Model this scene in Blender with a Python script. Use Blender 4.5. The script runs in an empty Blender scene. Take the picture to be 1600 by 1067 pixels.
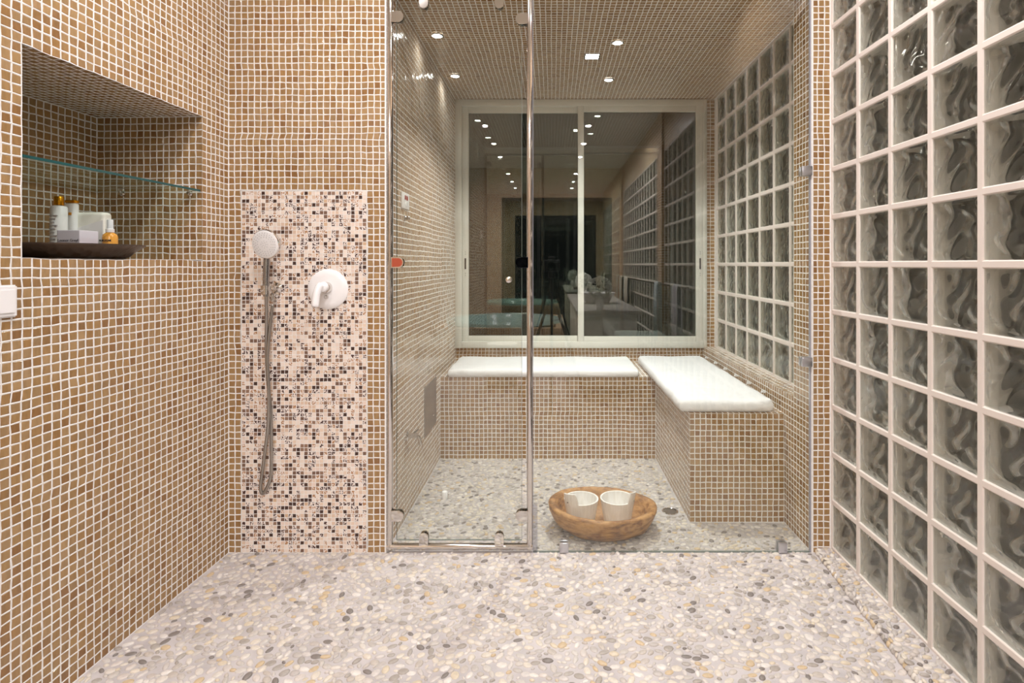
import bpy, bmesh, math, random
import numpy as np
from mathutils import Vector, Matrix
C = bpy.context.scene.collection
R = random.Random(7)
RN = np.random.RandomState(11)

# ------------------------------------------------------------------ camera, world, exposure
F, PX, PY, CZ = 850.0, 862.0, 413.0, 1.22
cam = bpy.data.cameras.new('camera'); cam.lens = F/1600*36; cam.sensor_width = 36
cam.shift_x = (800-PX)/1600; cam.shift_y = -(533.5-PY)/1600; cam.clip_start = .02
camo = bpy.data.objects.new('camera', cam); C.objects.link(camo)
camo.location = (0, 0, CZ); camo.rotation_euler = (math.pi/2, 0, 0)
bpy.context.scene.camera = camo
w = bpy.data.worlds.new('night'); bpy.context.scene.world = w; w.use_nodes = True
w.node_tree.nodes['Background'].inputs[0].default_value = (.75, .85, .8, 1)
w.node_tree.nodes['Background'].inputs[1].default_value = .006
vs = bpy.context.scene.view_settings
vs.view_transform = 'Standard'; vs.look = 'None'; vs.gamma = 1; vs.use_curve_mapping = False
vs.exposure = 0.17
cy = bpy.context.scene.cycles
cy.max_bounces = 14; cy.diffuse_bounces = 4; cy.glossy_bounces = 5; cy.transmission_bounces = 9
cy.transparent_max_bounces = 16; cy.sample_clamp_indirect = 6; cy.use_denoising = True
cy.caustics_refractive = True; cy.caustics_reflective = True; cy.blur_glossy = .3

POWER_ROOM, POWER_SHOWER = 14.0, .4

# ------------------------------------------------------------------ materials
def srgb(r, g, b):
    f = lambda c: (c/255/12.92) if c/255 <= .04045 else ((c/255+.055)/1.055)**2.4
    return (f(r), f(g), f(b), 1)
class NT:
    def __init__(s, name):
        s.m = bpy.data.materials.new(name); s.m.use_nodes = True; s.t = s.m.node_tree
        s.p = s.t.nodes['Principled BSDF']; s.out = s.t.nodes['Material Output']
    def n(s, typ, **kw):
        nd = s.t.nodes.new(typ)
        for k, v in kw.items():
            if k.startswith('i_'):
                key = k[2:]; key = int(key) if key.isdigit() else key.replace('_', ' ')
                nd.inputs[key].default_value = v
            else: setattr(nd, k, v)
        return nd
    def l(s, a, b): s.t.links.new(a, b)
    def math(s, op, a, b=None, clamp=False):
        nd = s.n('ShaderNodeMath', operation=op); nd.use_clamp = clamp
        for i, x in enumerate((a, b)):
            if x is None: continue
            if isinstance(x, (int, float)): nd.inputs[i].default_value = x
            else: s.l(x, nd.inputs[i])
        return nd.outputs[0]
    def pos(s): return s.n('ShaderNodeNewGeometry').outputs['Position']
    def noise(s, scale, detail=2, vec=None, rough=.5):
        nd = s.n('ShaderNodeTexNoise'); nd.inputs['Scale'].default_value = scale
        nd.inputs['Detail'].default_value = detail; nd.inputs['Roughness'].default_value = rough
        s.l(vec if vec is not None else s.pos(), nd.inputs['Vector']); return nd.outputs['Fac']
    def ramp(s, fac, stops, interp='LINEAR'):
        nd = s.n('ShaderNodeValToRGB'); cr = nd.color_ramp; cr.interpolation = interp
        while len(cr.elements) < len(stops): cr.elements.new(.5)
        for e, (p_, c) in zip(cr.elements, stops): e.position = p_; e.color = c
        s.l(fac, nd.inputs[0]); return nd.outputs[0]
    def mix(s, fac, a, b, mode='MIX'):
        nd = s.n('ShaderNodeMix', data_type='RGBA', blend_type=mode)
        for sock, x in ((nd.inputs[0], fac), (nd.inputs[6], a), (nd.inputs[7], b)):
            if isinstance(x, (int, float)): sock.default_value = x
            elif isinstance(x, tuple): sock.default_value = x
            else: s.l(x, sock)
        return nd.outputs[2]
    def bump(s, h, strength=.3, dist=.002):
        nd = s.n('ShaderNodeBump'); nd.inputs['Strength'].default_value = strength
        nd.inputs['Distance'].default_value = dist; s.l(h, nd.inputs['Height']); s.l(nd.outputs[0], s.p.inputs['Normal'])
    def rnd(s):
        a = s.n('ShaderNodeAttribute', attribute_name='rnd').outputs['Fac']
        o = s.n('ShaderNodeObjectInfo').outputs['Random']
        return s.math('FRACT', s.math('ADD', a, o))
    def set(s, **kw):
        for k, v in kw.items(): s.p.inputs[k.replace('_', ' ')].default_value = v
        return s
def flat(name, rgb, rough=.5, metal=0, **kw):
    a = NT(name); a.p.inputs['Base Color'].default_value = srgb(*rgb); a.p.inputs['Roughness'].default_value = rough
    a.p.inputs['Metallic'].default_value = metal; a.set(**kw); return a.m
def tile_mat(name, cols, rough=.13, streak=.5):
    a = NT(name); r = a.rnd(); n = len(cols)
    base = a.ramp(r, [(i/n, srgb(*c)) for i, c in enumerate(cols)], 'LINEAR')
    mp = a.n('ShaderNodeMapping'); mp.inputs['Scale'].default_value = (90, 90, 26); a.l(a.pos(), mp.inputs[0])
    nz = a.noise(1, 4, mp.outputs[0], .6)
    v = a.ramp(nz, [(.3, (.62, .6, .56, 1)), (.62, (1.0, 1.0, 1.0, 1)), (.8, (1.12, 1.1, 1.06, 1))])
    a.l(a.mix(streak, base, v, 'MULTIPLY'), a.p.inputs['Base Color'])
    a.p.inputs['Roughness'].default_value = rough; a.p.inputs['IOR'].default_value = 1.5
    a.bump(a.noise(120, 2), .25, .0015); return a.m
M = {}
TAN = [(154, 118, 78), (172, 138, 94), (162, 128, 86), (178, 145, 104), (158, 128, 92), (168, 130, 84), (144, 106, 68), (170, 138, 100)]
M['tile'] = tile_mat('tan_glass_mosaic', TAN)
M['grout'] = NT('white_grout'); a = M['grout']
a.l(a.ramp(a.noise(60, 3), [(.3, srgb(226, 222, 217)), (.7, srgb(242, 239, 236))]), a.p.inputs['Base Color'])
a.set(Roughness=.75); a.bump(a.noise(300, 2), .3, .0006); M['grout'] = a.m
a = NT('small_mosaic_chip'); r = a.rnd()
cols = [(232, 212, 198), (238, 224, 212), (220, 194, 172), (230, 208, 188), (146, 116, 96), (122, 94, 78), (236, 220, 206), (72, 50, 42), (210, 178, 146), (134, 104, 86)]
base = a.ramp(r, [(i/13, srgb(*c)) for i, c in enumerate(cols)], 'CONSTANT')
msk = a.ramp(a.noise(210, 0), [(.49, (0, 0, 0, 1)), (.52, (1, 1, 1, 1))])
pc = a.mix(a.math('GREATER_THAN', a.math('FRACT', a.math('MULTIPLY', r, 37.0)), .5), srgb(74, 48, 44), srgb(176, 132, 92))
pat = a.mix(msk, pc, srgb(236, 222, 212))
a.l(a.mix(a.math('GREATER_THAN', r, .63), base, pat), a.p.inputs['Base Color']); a.set(Roughness=.3); M['chip'] = a.m
# pebbles
a = NT('river_pebble'); r = a.rnd()
PEB = [(214, 205, 195), (198, 190, 182), (222, 215, 208), (190, 180, 170), (208, 194, 172), (186, 178, 171), (214, 204, 190), (200, 178, 146), (204, 195, 188), (172, 164, 156), (218, 210, 202), (188, 180, 174), (212, 202, 188), (196, 188, 180), (166, 157, 148), (208, 198, 190), (202, 195, 188), (132, 124, 118), (214, 206, 196), (192, 182, 174), (216, 205, 190), (206, 198, 192)]
base = a.ramp(r, [(i/len(PEB), srgb(*c)) for i, c in enumerate(PEB)], 'CONSTANT')
v = a.ramp(a.noise(110, 3), [(.35, (.82, .82, .82, 1)), (.65, (1, 1, 1, 1))])
a.l(a.mix(.7, base, v, 'MULTIPLY'), a.p.inputs['Base Color']); a.set(Roughness=.45); M['pebble'] = a.m
a = NT('pebble_grout')
a.l(a.ramp(a.noise(9, 4), [(.35, srgb(176, 169, 168)), (.65, srgb(194, 187, 186))]), a.p.inputs['Base Color'])
a.set(Roughness=.8); a.bump(a.noise(180, 3), .5, .001); M['pgrout'] = a.m
M['chrome'] = flat('chrome', (222, 218, 214), .07, 1)
M['steel'] = flat('brushed_steel', (170, 166, 160), .32, 1)
M['satin'] = flat('satin_chrome', (206, 206, 212), .28, .9)
M['darkchrome'] = flat('dark_mirror_metal', (60, 62, 74), .06, 1)
M['copper'] = flat('orange_cap', (180, 84, 60), .3, .2)
M['white'] = flat('white_enamel', (246, 244, 244), .12)
M['plastic'] = flat('white_plastic', (242, 240, 240), .3)
M['alu'] = flat('white_lacquered_aluminium', (214, 213, 204), .3)
M['black'] = flat('black_plastic', (18, 18, 18), .4)
M['text'] = flat('dark_ink', (40, 38, 44), .6)
M['red'] = flat('red_switch', (150, 30, 34), .3)
M['plaster'] = flat('off_white_plaster', (222, 216, 204), .8)
M['mortar'] = flat('glass_block_mortar', (216, 205, 197), .7)
M['gold'] = flat('gold_cap', (214, 150, 30), .22, .9)
M['orange'] = flat('orange_print', (222, 150, 40), .5)
M['tray'] = NT('hammered_dark_metal'); a = M['tray']; a.set(Roughness=.38, Metallic=.8)
a.p.inputs['Base Color'].default_value = srgb(104, 92, 84)
vv = a.n('ShaderNodeTexVoronoi'); vv.inputs['Scale'].default_value = 45; a.l(a.pos(), vv.inputs['Vector']); a.bump(vv.outputs[0], .6, .003); M['tray'] = a.m
def fabric(name, rgb):
    a = NT(name); a.p.inputs['Base Color'].default_value = srgb(*rgb); a.set(Roughness=.85)
    a.bump(a.noise(9, 3), .7, .02); return a.m
M['cushion'] = fabric('white_cotton', (238, 237, 238))
M['towel'] = fabric('lavender_white_terry', (214, 212, 222)); M['towel2'] = fabric('cream_terry', (222, 214, 192)); M['towel3'] = fabric('pale_blue_terry', (190, 206, 212))
a = NT('turned_wood')
mp = a.n('ShaderNodeMapping'); mp.inputs['Scale'].default_value = (7, 9, 26); a.l(a.pos(), mp.inputs[0])
nz = a.noise(1.6, 6, mp.outputs[0], .62)
c1 = a.ramp(nz, [(.30, srgb(98, 64, 36)), (.44, srgb(158, 112, 66)), (.56, srgb(192, 146, 92)), (.7, srgb(156, 110, 66))])
kn = a.ramp(a.noise(16, 3), [(.62, (1, 1, 1, 1)), (.72, (.62, .5, .42, 1))])
a.l(a.mix(1., c1, kn, 'MULTIPLY'), a.p.inputs['Base Color']); a.set(Roughness=.55); a.bump(nz, .5, .004); M['wood'] = a.m
a = NT('whitewashed_wood')
mp = a.n('ShaderNodeMapping'); mp.inputs['Scale'].default_value = (60, 60, 4); a.l(a.pos(), mp.inputs[0])
nz = a.noise(1.5, 4, mp.outputs[0]); a.l(a.ramp(nz, [(.3, srgb(234, 229, 222)), (.6, srgb(246, 243, 240))]), a.p.inputs['Base Color'])
a.set(Roughness=.5); a.bump(nz, .25, .001); M['bucket'] = a.m
def thin_glass(name, tint, gloss=1.0, gcol=(1, 1, 1)):
    a = NT(name); g = a.n('ShaderNodeNewGeometry')
    d = a.n('ShaderNodeVectorMath', operation='DOT_PRODUCT'); a.l(g.outputs['Incoming'], d.inputs[0]); a.l(g.outputs['Normal'], d.inputs[1])
    c = a.math('SUBTRACT', 1.0, a.math('ABSOLUTE', d.outputs['Value']), True)
    f = a.math('ADD', a.math('MULTIPLY', a.math('POWER', c, 5.0), .96), .04*gloss, True)
    tr = a.n('ShaderNodeBsdfTransparent'); tr.inputs[0].default_value = (*tint, 1)
    gl = a.n('ShaderNodeBsdfGlossy'); gl.inputs['Roughness'].default_value = 0.0; gl.inputs['Color'].default_value = (*gcol, 1)
    mx = a.n('ShaderNodeMixShader'); a.l(f, mx.inputs[0]); a.l(tr.outputs[0], mx.inputs[1]); a.l(gl.outputs[0], mx.inputs[2])
    a.l(mx.outputs[0], a.out.inputs['Surface']); return a.m
M['pane'] = thin_glass('clear_shower_glass', (.957, .968, .948), 1.35)
M['wpane'] = thin_glass('window_glass', (.93, .95, .93), 1.5, (.82, .92, .84))
M['edge'] = flat('green_glass_edge', (40, 84, 84), .1); M['paneedge'] = flat('pane_edge', (120, 128, 122), .15)
M['greyedge'] = flat('grey_glass_edge', (150, 150, 158), .2)
a = NT('wavy_block_glass')
gb = a.n('ShaderNodeBsdfGlass'); gb.inputs['Color'].default_value = (.97, .975, .965, 1); gb.inputs['IOR'].default_value = 1.36; gb.inputs['Roughness'].default_value = 0
tr = a.n('ShaderNodeBsdfTransparent'); tr.inputs[0].default_value = (.96, .965, .955, 1)
mx = a.n('ShaderNodeMixShader'); mx.inputs[0].default_value = .25
a.l(gb.outputs[0], mx.inputs[1]); a.l(tr.outputs[0], mx.inputs[2]); a.l(mx.outputs[0], a.out.inputs['Surface']); M['block'] = a.m
M['liner'] = flat('block_side_coat', (240, 236, 226), .5)
a = NT('lamp_lens'); a.p.inputs['Emission Color'].default_value = (1, .97, .93, 1); a.p.inputs['Emission Strength'].default_value = 30; M['lamp'] = a.m
M['aqua'] = flat('aqua_acrylic', (150, 178, 172), .15)
M['leaf'] = flat('white_flower', (214, 216, 206), .8)
M['stone'] = flat('grey_stone', (176, 170, 160), .5)
M['curtain'] = flat('dark_green_cloth', (40, 52, 40), .8)
M['amber'] = NT('amber_liquid'); M['amber'].set(Roughness=.15); M['amber'].p.inputs['Base Color'].default_value = srgb(222, 160, 70); M['amber'] = M['amber'].m
# tile look carried by the material where the wall lies behind the camera
a = NT('far_mosaic'); bt = a.n('ShaderNodeTexBrick', offset=0.0)
bt.inputs['Color1'].default_value = srgb(172, 134, 92); bt.inputs['Color2'].default_value = srgb(190, 152, 108); bt.inputs['Mortar'].default_value = srgb(232, 226, 216)
bt.inputs['Scale'].default_value = 1; bt.inputs['Brick Width'].default_value = .027; bt.inputs['Row Height'].default_value = .027; bt.inputs['Mortar Size'].default_value = .0022
sx = a.n('ShaderNodeSeparateXYZ'); a.l(a.pos(), sx.inputs[0]); cx = a.n('ShaderNodeCombineXYZ')
a.l(a.math('ADD', sx.outputs[0], sx.outputs[1]), cx.inputs[0]); a.l(sx.outputs[2], cx.inputs[1]); a.l(cx.outputs[0], bt.inputs['Vector'])
a.l(bt.outputs['Color'], a.p.inputs['Base Color']); a.set(Roughness=.3); M['farmosaic'] = a.m

# ------------------------------------------------------------------ helpers
def base_of(p):
    v = Vector((0, 0, 0))
    while p is not None: v = v + p.location; p = p.parent
    return v
def link_mesh(name, me, mat, parent=None):
    o = bpy.data.objects.new(name, me); C.objects.link(o)
    if mat is not None:
        for m in (mat if isinstance(mat, (list, tuple)) else [mat]): me.materials.append(m)
    if parent is not None:
        off = base_of(parent); me.transform(Matrix.Translation(-off)); o.parent = parent
    return o
def obj(name, bm, mat, parent=None, smooth=False, origin=None):
    me = bpy.data.meshes.new(name); bmesh.ops.recalc_face_normals(bm, faces=bm.faces[:]); bm.to_mesh(me); bm.free()
    if smooth:
        for p in me.polygons: p.use_smooth = True
        if smooth != 'all': me.set_sharp_from_angle(angle=math.radians(38))
    if parent is None and origin is not None:
        me.transform(Matrix.Translation(-Vector(origin)))
    o = link_mesh(name, me, mat, parent)
    if parent is None and origin is not None: o.location = origin
    return o
def thing(name, label, cat, loc, group=None):
    o = bpy.data.objects.new(name, None); C.objects.link(o); o.location = loc; o.empty_display_size = .05
    return tag(o, label, cat, group)
def tag(o, label, cat, group=None):
    o['label'] = label; o['category'] = cat
    if group: o['group'] = group
    return o
def struct(o, label=None):
    o['kind'] = 'structure'
    if label: o['label'] = label
    return o
def box(bm, x0, x1, y0, y1, z0, z1, bev=0, mi=0, seg=2):
    r = bmesh.ops.create_cube(bm, size=1); vs_ = r['verts']
    for v in vs_: v.co = Vector((x0+(v.co.x+.5)*(x1-x0), y0+(v.co.y+.5)*(y1-y0), z0+(v.co.z+.5)*(z1-z0)))
    fs = list({f for v in vs_ for f in v.link_faces})
    for f in fs: f.material_index = mi
    if bev: bmesh.ops.bevel(bm, geom=list({e for v in vs_ for e in v.link_edges}), offset=bev, segments=seg, affect='EDGES', profile=.5)
    return bm
def B(*a_, **k): return box(bmesh.new(), *a_, **k)
def lathe(bm, prof, c=(0, 0, 0), seg=32, axis='Z', sx=1, sy=1, mi=0):
    """prof = [(r, h)...]; closed at r=0 ends"""
    rings = []
    for r, h in prof:
        if r < 1e-6: rings.append([bm.verts.new((0, 0, h))]); continue
        rings.append([bm.verts.new((r*math.cos(2*math.pi*i/seg)*sx, r*math.sin(2*math.pi*i/seg)*sy, h)) for i in range(seg)])
    new = [v for r in rings for v in r]
    for A, D in zip(rings, rings[1:]):
        for i in range(seg):
            j = (i+1) % seg
            if len(A) == 1 and len(D) == 1: continue
            if len(A) == 1: f = bm.faces.new((A[0], D[j], D[i]))
            elif len(D) == 1: f = bm.faces.new((A[i], A[j], D[0]))
            else: f = bm.faces.new((A[i], A[j], D[j], D[i]))
            f.material_index = mi
    rot = {'Z': Matrix.Identity(3), 'Y': Matrix.Rotation(math.pi/2, 3, 'X'), 'X': Matrix.Rotation(math.pi/2, 3, 'Y')}[axis]
    for v in new: v.co = rot @ v.co + Vector(c)
    return bm
def tube(bm, pts, r, seg=10, caps=True):
    pts = [Vector(p) for p in pts]; rings = []; n = len(pts)
    up = Vector((0.123, 1, 0.05)).normalized()
    for i, p in enumerate(pts):
        t = (pts[min(i+1, n-1)]-pts[max(i-1, 0)]).normalized()
        a1 = t.cross(up)
        if a1.length < 1e-3: a1 = t.cross(Vector((1, 0, 0)))
        a1.normalize(); b1 = t.cross(a1).normalized(); rr = r[i] if isinstance(r, (list, tuple)) else r
        rings.append([bm.verts.new(p+a1*rr*math.cos(2*math.pi*k/seg)+b1*rr*math.sin(2*math.pi*k/seg)) for k in range(seg)])
    for A, D in zip(rings, rings[1:]):
        for k in range(seg): bm.faces.new((A[k], A[(k+1) % seg], D[(k+1) % seg], D[k]))
    if caps: bm.faces.new(rings[0]); bm.faces.new(rings[-1][::-1])
    return bm
def spline(pts, n=12):
    P = [Vector(p) for p in pts]; P = [P[0]*2-P[1]]+P+[P[-1]*2-P[-2]]; out = []
    for i in range(1, len(P)-2):
        for k in range(n):
            t = k/n; a0, b0, c0, d0 = P[i-1], P[i], P[i+1], P[i+2]
            out.append(.5*((2*b0)+(c0-a0)*t+(2*a0-5*b0+4*c0-d0)*t*t+(3*b0-a0-3*c0+d0)*t**3))
    out.append(P[-2]); return out
def np_mesh(name, V, Fq, rnd=None, smooth=False):
    me = bpy.data.meshes.new(name); nf = len(Fq); k = Fq.shape[1]
    me.vertices.add(len(V)); me.vertices.foreach_set('co', V.astype(np.float32).ravel())
    me.loops.add(nf*k); me.loops.foreach_set('vertex_index', Fq.astype(np.int32).ravel())
    me.polygons.add(nf); me.polygons.foreach_set('loop_start', np.arange(0, nf*k, k, dtype=np.int32))
    me.polygons.foreach_set('loop_total', np.full(nf, k, dtype=np.int32))
    me.update(calc_edges=True)
    if rnd is not None:
        at = me.attributes.new('rnd', 'FLOAT', 'FACE'); at.data.foreach_set('value', rnd.astype(np.float32))
    me.polygons.foreach_set('use_smooth', np.full(nf, bool(smooth)))
    me.validate(); return me
def project(P):
    y = np.maximum(P[:, 1], 1e-3)
    return PX+F*P[:, 0]/y, PY-F*(P[:, 2]-CZ)/y
TILE_PROTO = {}
def tiles(parent, name, o, u, v, W, H, pitch=.027, holes=(), n_single=0, g=.0023, mat='tile', sub=None, relief=.62, stuffname=None, offset_rows=True):
    """Recessed mosaic: raised grout net (returned as mesh data for the parent) + glass tiles standing in it."""
    o, u, v = (np.array(x, float) for x in (o, u, v)); u /= np.linalg.norm(u); v /= np.linalg.norm(v); n = np.cross(u, v)
    nu, nv = max(1, round(W/pitch)), max(1, round(H/pitch)); pu, pv = W/nu, H/nv
    j = min(.0011, pitch*.04)
    gu, gv = np.meshgrid(np.arange(nu+1)*pu, np.arange(nv+1)*pv, indexing='ij')
    du = RN.uniform(-j, j, gu.shape); dv = RN.uniform(-j, j, gu.shape)
    # sheets of mosaic never meet quite true
    if offset_rows:
        sh = 11
        ou = RN.uniform(-.0026, .0026, (nu//sh+2, nv//sh+2)); ov = RN.uniform(-.0022, .0022, ou.shape)
        iu, iv = np.meshgrid(np.arange(nu+1)//sh, np.arange(nv+1)//sh, indexing='ij'); du += ou[iu, iv]; dv += ov[iu, iv]
    du[0] = du[-1] = 0; dv[:, 0] = dv[:, -1] = 0
    gu = gu+du; gv = gv+dv
    ci, cj = np.meshgrid(np.arange(nu), np.arange(nv), indexing='ij'); ci, cj = ci.ravel(), cj.ravel()
    cu, cv = (ci+.5)*pu, (cj+.5)*pv; act = np.ones(len(ci), bool)
    for (a0, a1, b0, b1) in holes: act &= ~((cu > a0) & (cu < a1) & (cv > b0) & (cv < b1))
    ci, cj = ci[act], cj[act]; N = len(ci)
    ii = np.stack([ci, ci+1, ci+1, ci], 1); jj = np.stack([cj, cj, cj+1, cj+1], 1)
    cor = np.stack([gu[ii, jj], gv[ii, jj]], 2)                       # N,4,2
    hgt = RN.uniform(.0000, .0007, gu.shape)[ii, jj]*relief
    sg = np.array([[1, 1], [-1, 1], [-1, -1], [1, -1]], float)[None]
    ins = g*RN.uniform(.75, 1.3, (N, 4, 1))
    inn = cor+sg*ins
    def W3(uv, h): return o+uv[..., :1]*u+uv[..., 1:2]*v+np.asarray(h)[..., None]*n
    V = np.concatenate([W3(cor, hgt), W3(inn, np.full((N, 4), -.0013*relief))], 1).reshape(-1, 3)
    b = (np.arange(N)*8)[:, None]
    q = np.concatenate([b+np.array([[k, (k+1) % 4, 4+(k+1) % 4, 4+k]]) for k in range(4)], 0)
    gro = np_mesh(name+'_grout', V, q, smooth=False)
    # tiles
    t2 = RN.normal(0, .00034*pitch/.027, (N, 2)); tilt = np.stack([-t2[:, 0]-t2[:, 1], t2[:, 0]-t2[:, 1], t2[:, 0]+t2[:, 1], -t2[:, 0]+t2[:, 1]], 1)*.8
    out_ = inn-sg*.0004; top = inn+sg*.0012*pitch/.027
    h1 = -.0005*relief+tilt
    single = np.zeros(N, bool)
    if n_single:
        cen = W3(cor.mean(1, keepdims=True), np.zeros((N, 1)))[:, 0]
        x, y = project(cen); vis = (x > -10) & (x < 1610) & (y > -10) & (y < 1077) & (cen[:, 1] > .2)
        d = np.where(vis, np.linalg.norm(cen-np.array([0, 0, CZ]), axis=1), 99)
        idx = np.argsort(d)[:n_single]; single[idx[d[idx] < 90]] = True
    keep = ~single; K = keep.sum()
    V = np.concatenate([W3(out_[keep], np.full((K, 4), -.0017*relief)), W3(top[keep], h1[keep])], 1).reshape(-1, 3)
    b = (np.arange(K)*8)[:, None]
    q = np.stack([b+np.array([[k, (k+1) % 4, 4+(k+1) % 4, 4+k]]) for k in range(4)]+[b+np.array([[4, 5, 6, 7]])], 1).reshape(-1, 4)
    if K:
        me = np_mesh(name, V, q, np.repeat(RN.rand(K), 5))
        so = link_mesh(stuffname or 'mosaic_tile_field', me, M[mat], parent); so['kind'] = 'stuff'
    if single.any():
        key = (round(pitch, 4), mat)
        if key not in TILE_PROTO:
            p = pitch/2-g; pr = []
            for (s_, h) in ((p+.0004, -.0017*relief), (p-.0012, -.0005*relief)):
                pr += [(-s_, -s_, h), (s_, -s_, h), (s_, s_, h), (-s_, s_, h)]
            pr += [(x_, y_, -.0017*relief) for x_, y_, _ in pr[:4]][:0]
            qq = np.array([[k, (k+1) % 4, 4+(k+1) % 4, 4+k] for k in range(4)]+[[4, 5, 6, 7]])
            me = np_mesh('mosaic_tile', np.array(pr), qq); me.materials.append(M[mat]); TILE_PROTO[key] = me
        me = TILE_PROTO[key]; first = None
        Rm = Matrix((u, v, n)).transposed().to_4x4(); off = base_of(parent)
        for k in np.nonzero(single)[0]:
            c = inn[k].mean(0); P = o+u*c[0]+v*c[1]; t = bpy.data.objects.new('mosaic_tile', me)
            sx_ = (inn[k][1:3, 0].mean()-inn[k][[0, 3], 0].mean())/(pitch-2*g); sy_ = (inn[k][2:, 1].mean()-inn[k][:2, 1].mean())/(pitch-2*g)
            t.parent = parent
            t.matrix_local = Matrix.Translation(Vector(P)-off) @ Rm @ Matrix.Rotation(R.gauss(0, .018), 4, 'X') @ Matrix.Rotation(R.gauss(0, .018), 4, 'Y') @ Matrix.Rotation(R.gauss(0, .012), 4, 'Z') @ Matrix.Diagonal((sx_, sy_, 1, 1))
            C.objects.link(t)
    return gro
def merge(bm, me):
    bm.from_mesh(me); bpy.data.meshes.remove(me); return bm
class Wall:
    """a structure whose own mesh is slab + grout net; tiles become its children (built after the empty shell object exists)"""
    def __init__(s, name, label=None):
        s.me = bpy.data.meshes.new(name); s.o = bpy.data.objects.new(name, s.me); C.objects.link(s.o); struct(s.o, label); s.bm = bmesh.new(); s.name = name
    def t(s, *a_, **k): 
        merge(s.bm, tiles(s.o, s.name, *a_, **k)); return s
    def box(s, *a_, **k): box(s.bm, *a_, **k); return s
    def done(s, mats):
        s.bm.to_mesh(s.me); s.bm.free()
        for m in mats: s.me.materials.append(m)
        return s.o

# ------------------------------------------------------------------ dimensions
YF, YB = 2.30, 3.97            # plane of the shower front, back wall
XL, XS, XR, XG = -1.366, -.70, 1.10, 1.185   # left wall, shower left wall, shower right wall, glass block plane
HC, HR = 2.42, 2.85            # shower ceiling, room ceiling
AL = .040                      # left wall opens slightly towards the camera
def LX(y): return XL-AL*(YF-y)
YE = -4.6                      # far end of the room behind the camera

# ------------------------------------------------------------------ left wall with niche
ul = np.array([-AL, -1, 0]); ul = ul/np.linalg.norm(ul)      # along the wall towards the camera
# frame with u x v pointing into the room: u = +y direction, v = z  ->  n = (+x)
uw = -ul
L0 = np.array([LX(.90), .90, 0]); Wl = (YF-.90)/uw[1]
ny0, ny1, nz0, nz1, nd = 1.440, 2.127, 1.235, 1.803, .43
wl = Wall('wall_left', 'mosaic tiled wall with a deep recessed niche')
nv_ = round(HR/.027); pv_ = HR/nv_; nu_ = round(Wl/.027); pu_ = Wl/nu_
def snap(x, p): return round(x/p)*p
h0, h1_ = snap(ny0-.9, pu_), snap(ny1-.9, pu_); k0, k1 = snap(nz0, pv_), snap(nz1, pv_)
wl.t(L0, uw, (0, 0, 1), Wl, HR, holes=[(h0, h1_, k0, k1)], n_single=300)
def LP(a_, d, z): return L0+uw*a_+np.array([-uw[1], uw[0], 0])*d+np.array([0, 0, z])   # a_ along, d into the wall
inn_ = np.array([-uw[1], uw[0], 0])
hw, hh = h1_-h0, k1-k0
wl.t(LP(h0, nd, k0), uw, (0, 0, 1), hw, hh)                                   # niche back
wl.t(LP(h1_, nd, k0), -inn_, (0, 0, 1), nd, hh)                               # far side, faces the camera
wl.t(LP(h0, 0, k0), inn_, (0, 0, 1), nd, hh)                                  # near side
wl.t(LP(h0, nd, k0), -inn_, uw, nd, hw)                                       # niche floor
wl.t(LP(h0, 0, k1), inn_, uw, nd, hw)                                         # niche ceiling
def slab(bm, a0, a1, d0, d1, z0, z1):
    r = bmesh.ops.create_cube(bm, size=1)
    for vtx in r['verts']:
        vtx.co = Vector(LP(a0+(vtx.co.x+.5)*(a1-a0), d0+(vtx.co.y+.5)*(d1-d0), z0+(vtx.co.z+.5)*(z1-z0)))
t0 = .003; D = .5
slab(wl.bm, 0, h0-.004, t0, D, 0, HR); slab(wl.bm, h1_+.004, Wl, t0, D, 0, HR)
slab(wl.bm, h0-.004, h1_+.004, t0, D, 0, k0-.004); slab(wl.bm, h0-.004, h1_+.004, t0, D, k1+.004, HR)
slab(wl.bm, h0-.004, h1_+.004, nd+.004, D, k0-.004, k1+.004)
wall_left = wl.done([M['grout']])
bm = bmesh.new()
r = bmesh.ops.create_cube(bm, size=1)
for vtx in r['verts']:
    y_ = YE+(vtx.co.y+.5)*(.9-YE); vtx.co = Vector((LX(y_)-(.15 if vtx.co.x < 0 else .0), y_, (vtx.co.z+.5)*HR))
struct(obj('wall_left_rear', bm, M['farmosaic']))

# ------------------------------------------------------------------ partition wall with the hand shower panel
wp = Wall('wall_partition', 'tiled wall beside the shower opening holding a vertical panel of small mosaic')
Wp = XS-XL; nup = round(Wp/.027); pup = Wp/nup; nvp = round(HR/.027); pvp = HR/nvp
pa0, pa1, pz1 = 2*pup+.004, Wp-3*pup+.012, snap(1.528, pvp)
pa1 = (nup-2.6)*pup; pa1 = (nup-2)*pup-.018; pa0 = 2*pup
pa1 = round(pa1/pup)*pup
wp.t((XL, YF, 0), (1, 0, 0), (0, 0, 1), Wp, HR, holes=[(pa0, pa1, 0, pz1)], n_single=300)
wp.box(XL-.1, XS-.002, YF+.003, YF+.12, 0, HR)
wp.box(XS-.006, XS+.001, YF-.001, YF+.004, 0, HR)
wall_p = wp.done([M['grout']])
bm = B(XL+pa0, XL+pa1, YF-.0005, YF+.004, 0, pz1)
mp_ = obj('mosaic_panel', bm, M['grout'], wall_p); mp_['label'] = 'panel of tiny cream, brown and patterned stone chips'
ncol, nrow = 32, 93
pcx = (pa1-pa0-.006)/ncol; me = None
gm = tiles(mp_, 'chip', (XL+pa0+.003, YF-.0015, .002), (1, 0, 0), (0, 0, 1), pa1-pa0-.006, pz1-.006, pitch=pcx, g=.0012, mat='chip', relief=.5, stuffname='mosaic_chip', offset_rows=False)
gob = link_mesh('chip_grout', gm, M['grout'], mp_)

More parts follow.
